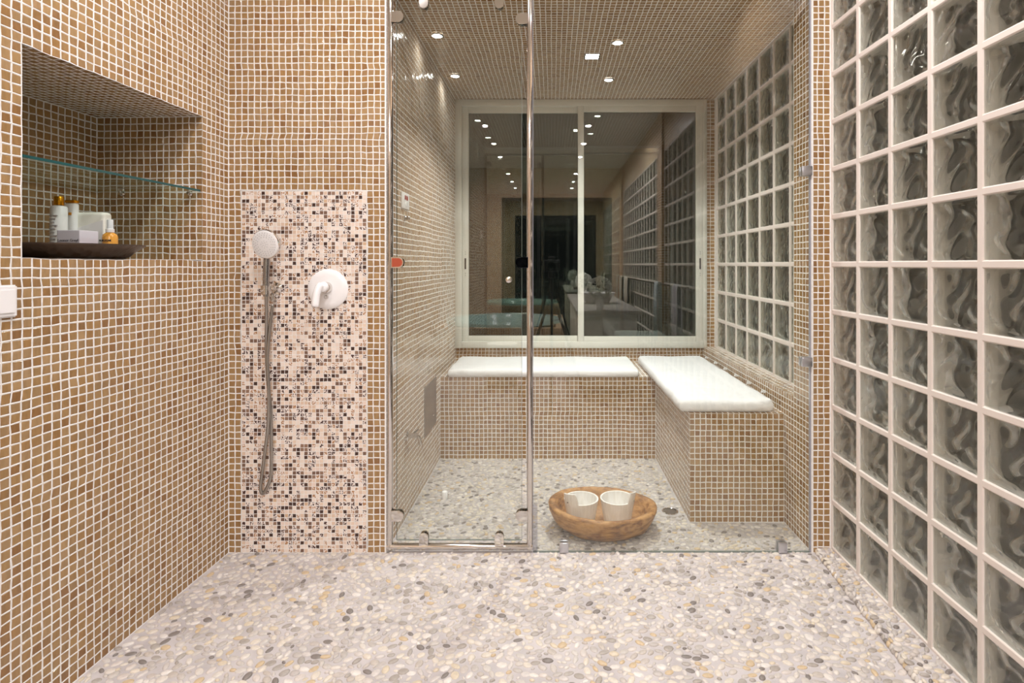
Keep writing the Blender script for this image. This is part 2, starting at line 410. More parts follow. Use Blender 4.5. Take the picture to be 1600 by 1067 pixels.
# ------------------------------------------------------------------ shower left wall
ws = Wall('wall_shower_left', 'tiled wall inside the shower on the left')
hy0, hy1, hz0, hz1 = 2.99, 3.28, .27, .535
ws.t((XS, YF, 0), (0, 1, 0), (0, 0, 1), YB-YF, HC, holes=[(hy0-YF, hy1-YF, hz0, hz1)])
ws.box(XS-.12, XS-.003, YF+.003, YB+.1, 0, HC+.1)
ws.done([M['grout']])
# ------------------------------------------------------------------ shower back wall
wb = Wall('wall_back', 'tiled back wall round the sliding window')
WX0, WX1, WZ0 = -.70, 1.126, .613
wb.t((XS, YB, 0), (1, 0, 0), (0, 0, 1), XR+.09-XS, WZ0)
wb.t((WX1, YB, WZ0), (1, 0, 0), (0, 0, 1), XR+.09-WX1, HC-WZ0)
wb.box(XS-.1, XR+.2, YB+.003, YB+.12, 0, WZ0-.004); wb.box(WX1+.001, XR+.2, YB+.003, YB+.12, WZ0, HC+.1)
wb.done([M['grout']])
# ------------------------------------------------------------------ shower ceiling, room ceiling
cc = Wall('ceiling_shower', 'mosaic tiled ceiling of the shower')
cc.t((XS, YF, HC), (0, 1, 0), (1, 0, 0), YB-YF, XG-XS)
cc.box(XS-.1, XR+.2, YF, YB+.1, HC+.003, HC+.15)
cc.done([M['grout']])
hd = Wall('wall_header', 'tiled strip above the shower opening')
hd.t((XS, YF, HC), (1, 0, 0), (0, 0, 1), XG-XS, HR-HC)
hd.box(XS, XG, YF+.003, YF+.1, HC, HR); hd.done([M['grout']])
struct(obj('ceiling', B(LX(YE)-.2, XG+.2, YE-.1, YF+.1, HR, HR+.1), M['plaster']))

# ------------------------------------------------------------------ glass block walls
GW = .2
def wavy(seed):
    rr = random.Random(seed); ph = [rr.uniform(0, 6.28) for _ in range(8)]
    def h(x, z):      # x, z in -1..1
        a_ = x+.35*math.sin(2.3*z+ph[0])+.18*math.sin(5*z+ph[1]); b_ = z+.3*math.sin(2.6*x+ph[2])
        e = min(1, (1-abs(x))*4)*min(1, (1-abs(z))*4)
        return e*(.0052*math.sin(4.6*a_+1.9*b_+ph[3])+.0034*math.sin(5.5*a_-5.2*b_+ph[4])+.0010*math.sin(11*b_+5*a_+ph[5]))
    return h
def block_mesh(seed):
    n = 26; s = .0905; bm = bmesh.new()
    # local frame: z_local = out of the wall (towards the room); block body from 0 to -.08
    for (zo, sgn, sd) in ((-.002, 1, seed), (-.078, -1, seed+50)):
        hin, hout = wavy(sd), wavy(sd+9); grid = []
        for side in (0, 1):
            g_ = []
            for i in range(n+1):
                row = []
                for k in range(n+1):
                    x, z = -1+2*i/n, -1+2*k/n
                    e = max(abs(x), abs(z)); rim = -.006*max(0, (e-.88)/.12)**2
                    if side == 0: h = zo+sgn*(rim+.09*hout(x, z))
                    else: h = zo-sgn*(.014)+sgn*hin(x, z)
                    row.append(bm.verts.new((x*s, z*s, h)))
                g_.append(row)
            grid.append(g_)
        for side in (0, 1):
            for i in range(n):
                for k in range(n):
                    g_ = grid[side]; bm.faces.new((g_[i][k], g_[i+1][k], g_[i+1][k+1], g_[i][k+1]))
        def ring(g_): return [g_[i][0] for i in range(n)]+[g_[n][k] for k in range(n)]+[g_[i][n] for i in range(n, 0, -1)]+[g_[0][k] for k in range(n, 0, -1)]
        r0, r1 = ring(grid[0]), ring(grid[1])
        for i in range(len(r0)): bm.faces.new((r0[i], r0[(i+1) % len(r0)], r1[(i+1) % len(r0)], r1[i]))
    bmesh.ops.recalc_face_normals(bm, faces=bm.faces[:])
    me = bpy.data.meshes.new('glass_block'); bm.to_mesh(me); bm.free()
    for p in me.polygons: p.use_smooth = True
    me.set_sharp_from_angle(angle=math.radians(50)); me.materials.append(M['block']); return me
BLK = [block_mesh(s) for s in (3, 17, 29)]
def lattice(name, x, y0, ncol, z0, nrow, depth=.08, y_extra=0, label=None):
    """wall in plane X=x facing -x, columns run from y0 towards the camera (-y)"""
    bm = bmesh.new(); G = GW; hs = .0885
    def quad(p, mi=0):
        f = bm.faces.new([bm.verts.new(q_) for q_ in p]); f.material_index = mi
    for c in range(ncol):
        for r_ in range(nrow):
            cy_, cz_ = y0-G*(c+.5), z0+G*(r_+.5)
            for dx in (0, depth):
                o_ = [(x+dx, cy_-G/2, cz_-G/2), (x+dx, cy_+G/2, cz_-G/2), (x+dx, cy_+G/2, cz_+G/2), (x+dx, cy_-G/2, cz_+G/2)]
                b_ = .0035
                m_ = [(x+dx, cy_-hs-b_, cz_-hs-b_), (x+dx, cy_+hs+b_, cz_-hs-b_), (x+dx, cy_+hs+b_, cz_+hs+b_), (x+dx, cy_-hs-b_, cz_+hs+b_)]
                s_ = 1 if dx == 0 else -1
                i_ = [(x+dx+s_*.003, cy_-hs, cz_-hs), (x+dx+s_*.003, cy_+hs, cz_-hs), (x+dx+s_*.003, cy_+hs, cz_+hs), (x+dx+s_*.003, cy_-hs, cz_+hs)]
                for k in range(4):
                    quad((o_[k], o_[(k+1) % 4], m_[(k+1) % 4], m_[k])); quad((m_[k], m_[(k+1) % 4], i_[(k+1) % 4], i_[k]))
            e = [(-hs, -hs), (hs, -hs), (hs, hs), (-hs, hs)]
            for k in range(4):
                a_, b2 = e[k], e[(k+1) % 4]
                quad(((x+.003, cy_+a_[0], cz_+a_[1]), (x+.003, cy_+b2[0], cz_+b2[1]), (x+depth-.003, cy_+b2[0], cz_+b2[1]), (x+depth-.003, cy_+a_[0], cz_+a_[1])), 1)
    bmesh.ops.remove_doubles(bm, verts=bm.verts[:], dist=1e-5)
    o_ = struct(obj(name, bm, [M['mortar'], M['liner']]), label)
    Rm = Matrix(((0, 0, -1), (-1, 0, 0), (0, 1, 0))).to_4x4()     # local z -> -x, local x -> -y, local y -> z
    for c in range(ncol):
        for r_ in range(nrow):
            t = bpy.data.objects.new('glass_block', BLK[R.randrange(3) if R.random() < .5 else 0]); t.parent = o_
            t.matrix_local = Matrix.Translation((x+.0005, y0-G*(c+.5), z0+G*(r_+.5))) @ Rm @ Matrix.Rotation(math.pi if R.random() < .25 else 0, 4, 'Z')
            C.objects.link(t)
    return o_
wall_right = lattice('wall_right', XG-.005, YF, 17, .02, 12, label='wall of wavy glass blocks beside the pebble floor')
lattice('wall_shower_right', 1.19, 3.92, 7, .62, 9, label='glass block wall above the tiled ledge inside the shower')
lattice('wall_right_rear', XG-.005, -1.35, 15, .02, 12, label='rear bay of wavy glass blocks')
# mortar edges, tiled lower wall, ledge, jamb and column
wr = Wall('wall_shower_ledge', 'tiled lower wall and jamb on the right of the shower')
JY = 2.474
wr.t((XR, YB, 0), (0, -1, 0), (0, 0, 1), YB-JY, .62)
wr.t((XR, JY, 0), (0, -1, 0), (0, 0, 1), JY-YF, HC)
wr.t((XR, JY, .62), (1, 0, 0), (0, 1, 0), .09, YB-JY)                 # ledge top
wr.t((XR, YF, 0), (1, 0, 0), (0, 0, 1), XG-.008-XR, HR, n_single=200)      # column front
wr.t((1.19, JY, .62), (-1, 0, 0), (0, 0, 1), .09, HC-.62)             # return of the column, faces the window
wr.box(XR+.003, 1.27, JY, YB+.1, -.01, .617); wr.box(XR+.003, 1.27, YF+.003, JY-.003, -.01, HR)
wr.box(1.19, 1.27, JY-.001, 2.52, .62, HC); wr.box(1.19, 1.27, 3.92, YB+.1, .62, HC)
wr.box(XG-.010, XG, YF-.002, YF+.01, .02, HR); wr.box(XR-.002, XR+.006, YF-.0015, YF+.004, 0, HC)
wr.done([M['grout']])
struct(obj('wall_right_top', box(B(XG-.005, XG+.1, YE, YF, HC, HR), XG-.03, XG+.1, -1.35, -1.10, 0, HR), M['farmosaic']))
bm = B(LX(YE)-.1, -.85, YE-.1, YE, 0, HR); box(bm, 1.02, XG+.1, YE-.1, YE, 0, HR); box(bm, -.85, 1.02, YE-.1, YE, 2.35, HR)
struct(obj('wall_far', bm, M['farmosaic']))
bm = B(XG-.005, XG+.1, YE, -4.35, 0, HC); struct(obj('trim_1', bm, M['farmosaic']))
# dark garden window behind the camera
bm = bmesh.new()
for xx in (-.85, -.25, .37, .97): box(bm, xx, xx+.05, YE-.07, YE-.01, 0, 2.35)
box(bm, -.85, 1.02, YE-.07, YE-.01, 2.30, 2.35); box(bm, -.85, 1.02, YE-.07, YE-.01, 0, .05)
wd = struct(obj('window_2', bm, M['black']))
for k in range(3): obj('window_pane', B(-.8+k*.61, -.25+k*.61, YE-.045, YE-.039, .05, 2.3), M['wpane'], wd)

# ------------------------------------------------------------------ pebble floors
def pebble_proto(seed, seg=10):
    rr = random.Random(seed); bm = bmesh.new(); rings = []
    k1_, k2_ = rr.uniform(0, 6.28), rr.uniform(0, 6.28); e1, e2 = rr.uniform(0, .1), rr.uniform(0, .06)
    V = []; Fq = []
    for (r_, h) in ((1.0, -.15), (.96, .35), (.78, .74), (.42, .96)):
        for i in range(seg):
            t = 2*math.pi*i/seg; s_ = r_*(1+e1*math.cos(2*t+k1_)+e2*math.cos(3*t+k2_)); V.append((s_*math.cos(t), s_*math.sin(t), h))
    V.append((0, 0, 1.0))
    for j_ in range(3):
        for i in range(seg): Fq.append((j_*seg+i, j_*seg+(i+1) % seg, (j_+1)*seg+(i+1) % seg, (j_+1)*seg+i))
    for i in range(0, seg, 1): Fq.append((3*seg+i, 3*seg+(i+1) % seg, 4*seg, 4*seg))
    return np.array(V, float), Fq
def proto_mesh(V, Fq):
    me = bpy.data.meshes.new('pebble'); me.from_pydata([tuple(v) for v in V], [], [f if f[2] != f[3] else f[:3] for f in Fq]); me.update()
    for p in me.polygons: p.use_smooth = True
    me.materials.append(M['pebble']); return me
PP = [pebble_proto(s) for s in range(6)]; PM = [proto_mesh(*p) for p in PP]
def darts(x0, x1, y0, y1, rmin, rmax, tries, ok=lambda x, y: True):
    cell = rmax*2; gr = {}; out = []; rr = random.Random(int(x0*1000+y0*77))
    for t in range(tries):
        f = t/tries; r_ = rmax-(rmax-rmin)*min(1, f*1.5)*rr.uniform(.6, 1) if rr.random() < .85 else rr.uniform(rmin, rmax)
        x, y = rr.uniform(x0+r_, x1-r_), rr.uniform(y0+r_, y1-r_)
        if not ok(x, y): continue
        ix, iy = int(x/cell), int(y/cell); good = True
        for a_ in (-1, 0, 1):
            for b_ in (-1, 0, 1):
                for (px, py, pr) in gr.get((ix+a_, iy+b_), ()):
                    if (px-x)**2+(py-y)**2 < (pr+r_)**2*.86: good = False; break
                if not good: break
            if not good: break
        if good: gr.setdefault((ix, iy), []).append((x, y, r_)); out.append((x, y, r_))
    return out
def pebbles(parent, pts, zf, n_single, up=None, hscale=.0042):
    P = np.array([(x, y, zf(x, y)) for x, y, _ in pts]); px, py = project(P)
    d = np.hypot(P[:, 0], P[:, 1]); vis = (px > 0) & (px < 1600) & (py < 1067)
    d = np.where(vis, d, 99); idx = set(np.argsort(d)[:n_single].tolist()) if n_single else set()
    idx = {i for i in idx if d[i] < 90}
    Vs, Fs, Rs, base = [], [], [], 0
    for i, (x, y, r_) in enumerate(pts):
        k = R.randrange(6); asp = R.uniform(.58, .92); th = R.gauss(0.15, .75); h = hscale*R.uniform(.65, 1.3)
        mat = Matrix.Translation(Vector(P[i])) @ (up(x, y) if up else Matrix.Identity(4)) @ Matrix.Rotation(th, 4, 'Z') @ Matrix.Diagonal((r_*1.18, r_*asp, h, 1))
        if i in idx:
            t = bpy.data.objects.new('pebble', PM[k]); t.parent = parent; t.matrix_local = mat; C.objects.link(t); continue
        V, Fq = PP[k]; m4 = np.array(mat); Vs.append(V @ m4[:3, :3].T+m4[:3, 3]); Fs.append(np.array(Fq)+base); Rs.append(np.full(len(Fq), R.random())); base += len(V)
    V = np.concatenate(Vs); Fq = np.concatenate(Fs); rn_ = np.concatenate(Rs)
    me = bpy.data.meshes.new('pebble_field')
    me.from_pydata(V.tolist(), [], [f if f[2] != f[3] else f[:3] for f in Fq.tolist()]); me.update()
    at = me.attributes.new('rnd', 'FLOAT', 'FACE'); at.data.foreach_set('value', rn_.astype(np.float32))
    me.polygons.foreach_set('use_smooth', np.full(len(me.polygons), True))
    o_ = link_mesh('pebble_field', me, M['pebble'], parent); o_['kind'] = 'stuff'; return o_
floor = struct(obj('floor', B(LX(YE)-.1, XG+.1, YE-.1, YF+.012, -.06, 0), M['pgrout']), 'pale pebble floor in grey grout')
pebbles(floor, darts(LX(1.1), 1.12, 1.1, YF+.008, .0055, .0145, 70000, lambda x, y: x > LX(y)+.012 and x < 1.108-(YF-y)*.075-.006), lambda x, y: 0.0, 300)
fs = struct(obj('floor_shower', B(XS-.05, XR+.05, YF+.012, YB+.05, -.06, 0), M['pgrout']), 'pebble floor inside the shower')
pebbles(fs, darts(XS, XR, YF+.014, 3.42, .0055, .0130, 42000, lambda x, y: not (x > .64 and y > 2.56) and (x-.583)**2+(y-2.68)**2 > .055**2), lambda x, y: 0.0, 300)
# kerb under the glass blocks
bm = bmesh.new(); cs = []
for y_ in (YE, .9, YF+.0):
    xe = 1.115-(YF-y_)*.075 if y_ > 0 else 1.0
    cs.append([bm.verts.new(p) for p in ((xe-.004, y_, -.01), (xe, y_, .012), (xe+.012, y_, .02), (XG+.02, y_, .021), (XG+.02, y_, -.01))])
for A_, D_ in zip(cs, cs[1:]):
    for k in range(5): bm.faces.new((A_[k], A_[(k+1) % 5], D_[(k+1) % 5], D_[k]))
bm.faces.new(cs[0]); bm.faces.new(cs[-1][::-1])
kerb = struct(obj('trim_kerb', bm, M['pgrout']), 'low pebbled kerb under the glass block wall')
kp = darts(1.02, XG-.004, 1.2, YF, .0055, .0125, 9000, lambda x, y: x > 1.115-(YF-y)*.075+.008)
for k in range(70):
    y_ = 1.25+k*.0151; kp.append((1.115-(YF-y_)*.075+.002, y_, R.uniform(.007, .011)))
def kz(x, y): return .0205 if x > 1.115-(YF-y)*.075+.006 else .010
def kup(x, y): return Matrix.Identity(4) if x > 1.115-(YF-y)*.075+.006 else Matrix.Rotation(-1.0, 4, 'Y')
pebbles(kerb, kp, kz, 150, kup, .0055)

# ------------------------------------------------------------------ benches
bb = Wall('bench_back'); bo = bb.o; del bo['kind']; tag(bo, 'long tiled masonry bench under the window', 'bench')
ZB, YBF, XBL, YRF = .515, 3.41, .652, 2.573
bb.t((XS, YBF, 0), (1, 0, 0), (0, 0, 1), XBL-XS, ZB, n_single=0)
bb.t((XS, YBF, ZB), (1, 0, 0), (0, 1, 0), XBL-XS, YB-YBF)
bb.box(XS+.001, XBL, YBF+.003, YB-.001, 0.001, ZB-.003); bb.done([M['grout']]); bo.name = 'tiled_bench'
br = Wall('bench_right'); bo = br.o; del bo['kind']; tag(bo, 'short tiled masonry bench along the glass block side', 'bench')
br.t((XBL, YRF, 0), (1, 0, 0), (0, 0, 1), XR-XBL, ZB, n_single=300)
br.t((XBL, YBF, 0), (0, -1, 0), (0, 0, 1), YBF-YRF, ZB)
br.t((XBL, YRF, ZB), (1, 0, 0), (0, 1, 0), XR-XBL, YB-YRF)
br.box(XBL+.003, XR-.001, YRF+.003, YB-.001, .001, ZB-.003); br.done([M['grout']]); bo.name = 'tiled_bench'
def cushion(x0, x1, y0, y1, z0, z1, seed):
    bm = bmesh.new(); nx, ny_ = 40, 40; rr = random.Random(seed); p_ = [rr.uniform(0, 6) for _ in range(6)]
    prof = [(-.022, 0.0), (-.010, .03), (-.003, .15), (0, .35), (0, .6), (-.004, .8), (-.011, .93), (-.024, 1.0)]
    def pt(s, ins, f):   # s in 0..4 perimeter
        k = int(s) % 4; t = s-int(s); cx_ = [(0, 0), (1, 0), (1, 1), (0, 1)]; a_, b_ = cx_[k], cx_[(k+1) % 4]
        ux, uy = a_[0]+(b_[0]-a_[0])*t, a_[1]+(b_[1]-a_[1])*t
        X_, Y_ = x0+(x1-x0)*ux, y0+(y1-y0)*uy; mx_, my_ = (x0+x1)/2, (y0+y1)/2
        qx, qy = abs(2*ux-1), abs(2*uy-1)
        X_ -= (X_-mx_)*(.03*qy**12)*.5; Y_ -= (Y_-my_)*(.04*qx**12)*.5
        X_ += ins*(1 if X_ > mx_ else -1) if qx > .9999 else 0; Y_ += ins*(1 if Y_ > my_ else -1) if qy > .9999 else 0
        wv = .0025*math.sin(X_*31+p_[0])*math.sin(Y_*27+p_[1])
        return (X_+wv, Y_+wv, z0+(z1-z0)*f+(.002*math.sin(X_*17+Y_*11+p_[2]) if f > .8 else 0))
    NS = 40; rings = [[bm.verts.new(pt(i*4/(4*NS), ins, f)) for i in range(4*NS)] for ins, f in prof]
    for A_, D_ in zip(rings, rings[1:]):
        for i in range(4*NS): bm.faces.new((A_[i], A_[(i+1) % (4*NS)], D_[(i+1) % (4*NS)], D_[i]))
    top = rings[-1]
    # inner rings shrinking to the middle
    cx_, cy_ = (x0+x1)/2, (y0+y1)/2; prev = top
    for s_ in (.9, .7, .45, .2):
        ring = []
        for v in top:
            X_, Y_ = cx_+(v.co.x-cx_)*s_, cy_+(v.co.y-cy_)*s_
            ring.append(bm.verts.new((X_, Y_, z1+.004*(1-s_)+.0018*math.sin(X_*19+p_[3])*math.sin(Y_*23+p_[4]))))
        for i in range(4*NS): bm.faces.new((prev[i], prev[(i+1) % (4*NS)], ring[(i+1) % (4*NS)], ring[i]))
        prev = ring
    bm.faces.new(prev); bm.faces.new(rings[0][::-1]); return bm
t = thing('bench_cushion', 'long white seat cushion lying under the window', 'cushion', (-.06, 3.63, .515), 'white cushions on the shower bench')
obj('pad', cushion(-.655, .548, 3.385, 3.88, .516, .566, 2), M['cushion'], t, smooth=True)
obj('label_tape', B(.22, .40, 3.3845, 3.3865, .528, .538, bev=.0008), M['plastic'], t)
t = thing('bench_cushion', 'white seat cushion on the bench beside the glass blocks, ties along its right edge', 'cushion', (.83, 3.2, .515), 'white cushions on the shower bench')
obj('pad', cushion(.608, 1.062, 2.585, 3.86, .516, .574, 5), M['cushion'], t, smooth=True)
for k in range(6):
    y_ = 2.75+k*.2; z_ = .572
    pts = spline([(1.058, y_, z_), (1.068, y_-.010, z_+.010), (1.074, y_-.016, z_+.004), (1.064, y_, z_+.002), (1.074, y_+.014, z_+.006), (1.066, y_+.01, z_+.011), (1.058, y_, z_+.001)], 5)
    obj('tie', tube(bmesh.new(), pts, .0022, 6), M['cushion'], t, smooth='all')

# ------------------------------------------------------------------ window
wn = bmesh.new(); y0, y1 = YB-.03, YB+.05; fr = .046
box(wn, WX0, WX0+fr, y0, y1, WZ0, HC-.004, bev=.003); box(wn, WX1-.024, WX1, y0, y1, WZ0, HC-.004, bev=.003)
box(wn, WX0+fr, WX1-.024, y0, y1, WZ0, WZ0+fr, bev=.003); box(wn, WX0+fr, WX1-.024, y0, y1, HC-.004-fr, HC-.004, bev=.003)
win = struct(obj('window_1', wn, M['alu'], smooth=True), 'two-leaf white sliding window on a dark night')
def sash(xa, xb, ya, yb, za, zb, sl, sr, sb, st):
    b_ = bmesh.new(); box(b_, xa, xa+sl, ya, yb, za, zb, bev=.004); box(b_, xb-sr, xb, ya, yb, za, zb, bev=.004)
    box(b_, xa+sl, xb-sr, ya+.002, yb-.002, za, za+sb, bev=.003); box(b_, xa+sl, xb-sr, ya+.002, yb-.002, zb-st, zb, bev=.003)
    s_ = obj('sash', b_, M['alu'], win, smooth=True)
    obj('pane', B(xa+sl-.004, xb-sr+.004, (ya+yb)/2-.003, (ya+yb)/2+.003, za+sb-.004, zb-st+.004), M['wpane'], s_)
    return s_
s1 = sash(WX0+fr, .235, YB+.008, YB+.034, WZ0+fr*.7, HC-.004-fr*.7, .046, .035, .052, .056)
s2 = sash(.190, WX1-.020, YB-.024, YB+.004, WZ0+fr*.7, HC-.004-fr*.7, .044, .058, .052, .056)
for s_, xc, yc in ((s1, WX0+fr+.023, YB+.007), (s2, WX1-.020-.029, YB-.025)):
    h_ = B(xc-.0055, xc+.0055, yc-.003, yc+.003, 1.185, 1.265, bev=.002)
    for zz in (1.155, 1.295, 1.31, 1.14): lathe(h_, [(0, -.002), (.0025, -.002), (.0025, .002), (0, .002)], (xc, yc, zz), 8, 'Y')
    obj('latch', h_, M['black'], s_)

# ------------------------------------------------------------------ shower enclosure
YG = YF+.008
TL, TRt, ZT = -.686, -.093, 2.365
t = thing('shower_screen', 'narrow fixed glass shower screen held in a chrome tube frame', 'shower screen', ((TL+TRt)/2, YG, 0))
fb = bmesh.new(); rt = .0128
tube(fb, [(TL, YG, .012), (TL, YG, ZT)], rt, 16); tube(fb, [(TRt, YG, .012), (TRt, YG, ZT)], rt, 16)
tube(fb, [(TL-.0125, YG, .0245), (TRt+.0125, YG, .0245)], rt, 16)
obj('frame', fb, M['chrome'], t, smooth=True)
pn = obj('glass_pane', B(-.657, -.127, YG-.004, YG+.004, .052, 2.335), M['pane'], t)
eb = bmesh.new()
for (xa, xb) in ((-.6580, -.6568), (-.1272, -.1260)): box(eb, xa, xb, YG-.004, YG+.004, .052, 2.335)
box(eb, -.657, -.127, YG-.004, YG+.004, .0508, .052)
obj('pane_edge', eb, M['paneedge'], pn)
def dclamp(cx_, cz_, dirx, dirz, w_, ln, face):
    """stadium clamp growing from (cx,cz) along dir"""
    b_ = bmesh.new(); out = []; r_ = w_/2; N_ = 14
    px, pz = -dirz, dirx
    pts = [(cx_+px*r_, cz_+pz*r_)]
    for k in range(N_+1):
        a_ = math.pi/2-math.pi*k/N_; pts.append((cx_+dirx*(ln-r_)+dirx*r_*math.cos(a_)+px*r_*math.sin(a_), cz_+dirz*(ln-r_)+dirz*r_*math.cos(a_)+pz*r_*math.sin(a_)))
    pts.append((cx_-px*r_, cz_-pz*r_))
    for (ya, yb) in ((YG-.013, YG-.0045), (YG+.0045, YG+.013)):
        A_ = [b_.verts.new((x, ya, z)) for x, z in pts]; D_ = [b_.verts.new((x, yb, z)) for x, z in pts]
        b_.faces.new(A_); b_.faces.new(D_[::-1]); n_ = len(pts)
        for k in range(n_): b_.faces.new((A_[k], A_[(k+1) % n_], D_[(k+1) % n_], D_[k]))
    bmesh.ops.bevel(b_, geom=[e for e in b_.edges if abs(e.verts[0].co.y-e.verts[1].co.y) < 1e-6], offset=.0015, segments=2, affect='EDGES')
    o_ = obj('clamp', b_, face, t, smooth=True); return o_
for zz in (2.267, 1.228, .157):
    c_ = dclamp(TL+.008, zz, 1, 0, .046, .052, M['chrome'])
    if zz == 1.228:
        c_.data.materials[0] = M['chrome']
        f_ = bmesh.new(); pts = [(TL+.012, zz-.018)]+[(TL+.008+.031+.017*math.cos(-math.pi/2+math.pi*k/10), zz+.018*math.sin(-math.pi/2+math.pi*k/10)) for k in range(11)]+[(TL+.012, zz+.018)]
        A_ = [f_.verts.new((x, YG-.0130, z)) for x, z in pts]; D_ = [f_.verts.new((x, YG-.0142, z)) for x, z in pts]
        f_.faces.new(A_); f_.faces.new(D_)
        for k in range(len(pts)): f_.faces.new((A_[k], A_[(k+1) % len(pts)], D_[(k+1) % len(pts)], D_[k]))
        o_ = obj('cap', f_, M['copper'], c_); o_['label'] = 'orange face of the clamp'
for zz in (2.257, 1.228, .157): dclamp(TRt-.008, zz, -1, 0, .046, .052, M['chrome'] if zz != 1.228 else M['darkchrome'])
for xx in (-.541, -.222): dclamp(xx, .030, 0, 1, .038, .056, M['chrome']); dclamp(xx, ZT-.008, 0, -1, .038, .056, M['chrome'])
kb = bmesh.new(); lathe(kb, [(0, .030), (.008, .030), (.0125, .027), (.0125, .02), (.006, .016), (.006, -.016), (.0125, -.02), (.0125, -.027), (.008, -.030), (0, -.030)], (-.181, YG, 1.155), 20, 'Y')
obj('knob', kb, M['chrome'], t, smooth=True)
t = thing('shower_divider', 'wide frameless clear glass panel between the chrome post and the tiled column', 'glass panel', (.5, YG, 0))
pn = obj('glass_pane', B(-.078, 1.092, YG-.005, YG+.005, .002, 2.35), M['pane'], t)
obj('edge_seal', B(1.0925, 1.0985, YG-.006, YG+.006, .002, 2.35, bev=.001), M['greyedge'], t)
obj('pane_edge', B(-.0795, -.0780, YG-.005, YG+.005, .002, 2.35), M['greyedge'], t)
obj('floor_seal', B(-.078, 1.092, YG-.005, YG+.005, .0, .003), M['paneedge'], t)
obj('corner_seal', B(-.0775, -.060, YG-.009, YG+.009, .003, .205, bev=.002), thin_glass('clear_plastic', (.84, .84, .88)), t)
for xx in (.052, .975):
    c_ = box(B(xx-.019, xx+.019, YG-.018, YG-.0055, .003, .046, bev=.003), xx-.019, xx+.019, YG+.0055, YG+.018, .003, .046, bev=.003)
    obj('clip', c_, M['satin'], t, smooth=True)
for zz in (1.615, .808):
    c_ = box(B(1.055, 1.0985, YG-.019, YG-.0065, zz-.02, zz+.02, bev=.003), 1.055, 1.0985, YG+.0065, YG+.019, zz-.02, zz+.02, bev=.003)
    obj('clip', c_, M['satin'], t, smooth=True)
tr_ = obj('header_rail', tube(tube(bmesh.new(), [(XS, YG, ZT), (XR, YG, ZT)], .0125, 16), [(.30, YG, ZT), (.30, YG, HC)], .006, 8), M['chrome'], smooth=True, origin=(.2, YG, ZT))
tag(tr_, 'chrome rail across the top of the shower glass', 'rail')

# ------------------------------------------------------------------ hand shower, mixer
t = thing('hand_shower', 'chrome hand shower with a round pale head and a long looped hose', 'hand shower', (-1.16, YF, 1.10))
tilt = Matrix.Translation((-1.171, 2.222, 1.302)) @ Matrix.Rotation(math.radians(10), 4, 'X') @ Matrix.Rotation(math.radians(-7), 4, 'Z') @ Matrix.Diagonal((1.04, 1.04, 1.04, 1))
def tf(bm, m): bm.transform(m); return bm
b_ = lathe(bmesh.new(), [(0, .0), (.052, 0), (.058, -.003), (.0595, -.009), (.056, -.016), (.04, -.024), (.0, -.028)], (0, 0, 0), 40, 'Y')
obj('shower_head', tf(b_, tilt), M['chrome'], t, smooth=True)
fc = obj('spray_face', tf(lathe(bmesh.new(), [(0, .0035), (.050, .003), (.055, .0012), (.0555, 0), (0, -.001)], (0, 0, 0), 40, 'Y'), tilt), M['white'], t, smooth=True)
b_ = bmesh.new()
for rr_, n_ in ((.045, 26), (.037, 21), (.029, 16), (.014, 8), (.007, 5)):
    for k in range(n_):
        a_ = 2*math.pi*k/n_; lathe(b_, [(.0013, .002), (.0011, .0048), (0, .0049)], (rr_*math.cos(a_), 0, rr_*math.sin(a_)), 6, 'Y')
nz_ = obj('nozzle', tf(b_, tilt), flat('grey_rubber', (150, 148, 150), .6), fc); nz_['kind'] = 'stuff'
b_ = tube(bmesh.new(), spline([(-1.174, 2.240, 1.262), (-1.176, 2.245, 1.235), (-1.179, 2.247, 1.18), (-1.180, 2.247, 1.12), (-1.180, 2.247, 1.088)], 6), [.0095+.0035*min(1, i/6) - (.002 if i > 20 else 0) for i in range(25)], 14)
obj('handle', b_, flat('smoked_chrome', (168, 166, 166), .14, 1), t, smooth=True)
b_ = lathe(bmesh.new(), [(0, .0), (.021, 0), (.021, .005), (.010, .010), (.009, .050), (0, .05)], (-1.158, YF-.001, 1.122), 24, 'Y')
lathe(b_, [(0.0150, -.018), (.020, -.018), (.020, .018), (.0150, .018)], (-1.180, 2.247, 1.115), 20, 'Z')
tube(b_, [(-1.150, 2.258, 1.122), (-1.200, 2.247, 1.120)], .0085, 12)
lathe(b_, [(0, 0), (.016, 0), (.016, .006), (.009, .01), (.008, .03), (0, .03)], (-1.166, YF-.001, 1.093), 20, 'Y')
tube(b_, [(-1.166, 2.272, 1.095), (-1.166, 2.272, 1.065)], .0075, 12)
obj('holder', b_, M['chrome'], t, smooth=True)
def hx(px, py, y): return ((px-PX)*y/F, y, CZ-(py-PY)*y/F)
hp = spline([hx(416, 461, 2.247), hx(416.5, 500, 2.262), hx(416, 540, 2.275), hx(418, 590, 2.280), hx(423, 640, 2.280), hx(424, 700, 2.280), hx(423, 742, 2.280), hx(417, 762, 2.280),
             hx(410, 771, 2.278), hx(407, 762, 2.276), hx(409, 742, 2.276), hx(414, 705, 2.270), hx(419, 660, 2.268), hx(420, 610, 2.268), hx(418, 560, 2.270), hx(422, 510, 2.272), hx(426, 476, 2.273)], 26)
obj('hose', tube(bmesh.new(), hp, [.0058 if i % 2 else .0070 for i in range(len(hp))], 10), M['steel'], t, smooth='all')
t = thing('shower_mixer', 'white round wall mixer plate with a white lever', 'mixer', (-.944, YF, 1.115))
obj('wall_plate', lathe(bmesh.new(), [(0, .010), (.060, .010), (.078, .007), (.0845, .002), (.0845, -.002), (0, -.002)], (-.944, YF-.002, 1.115), 64, 'Y'), M['white'], t, smooth=True)
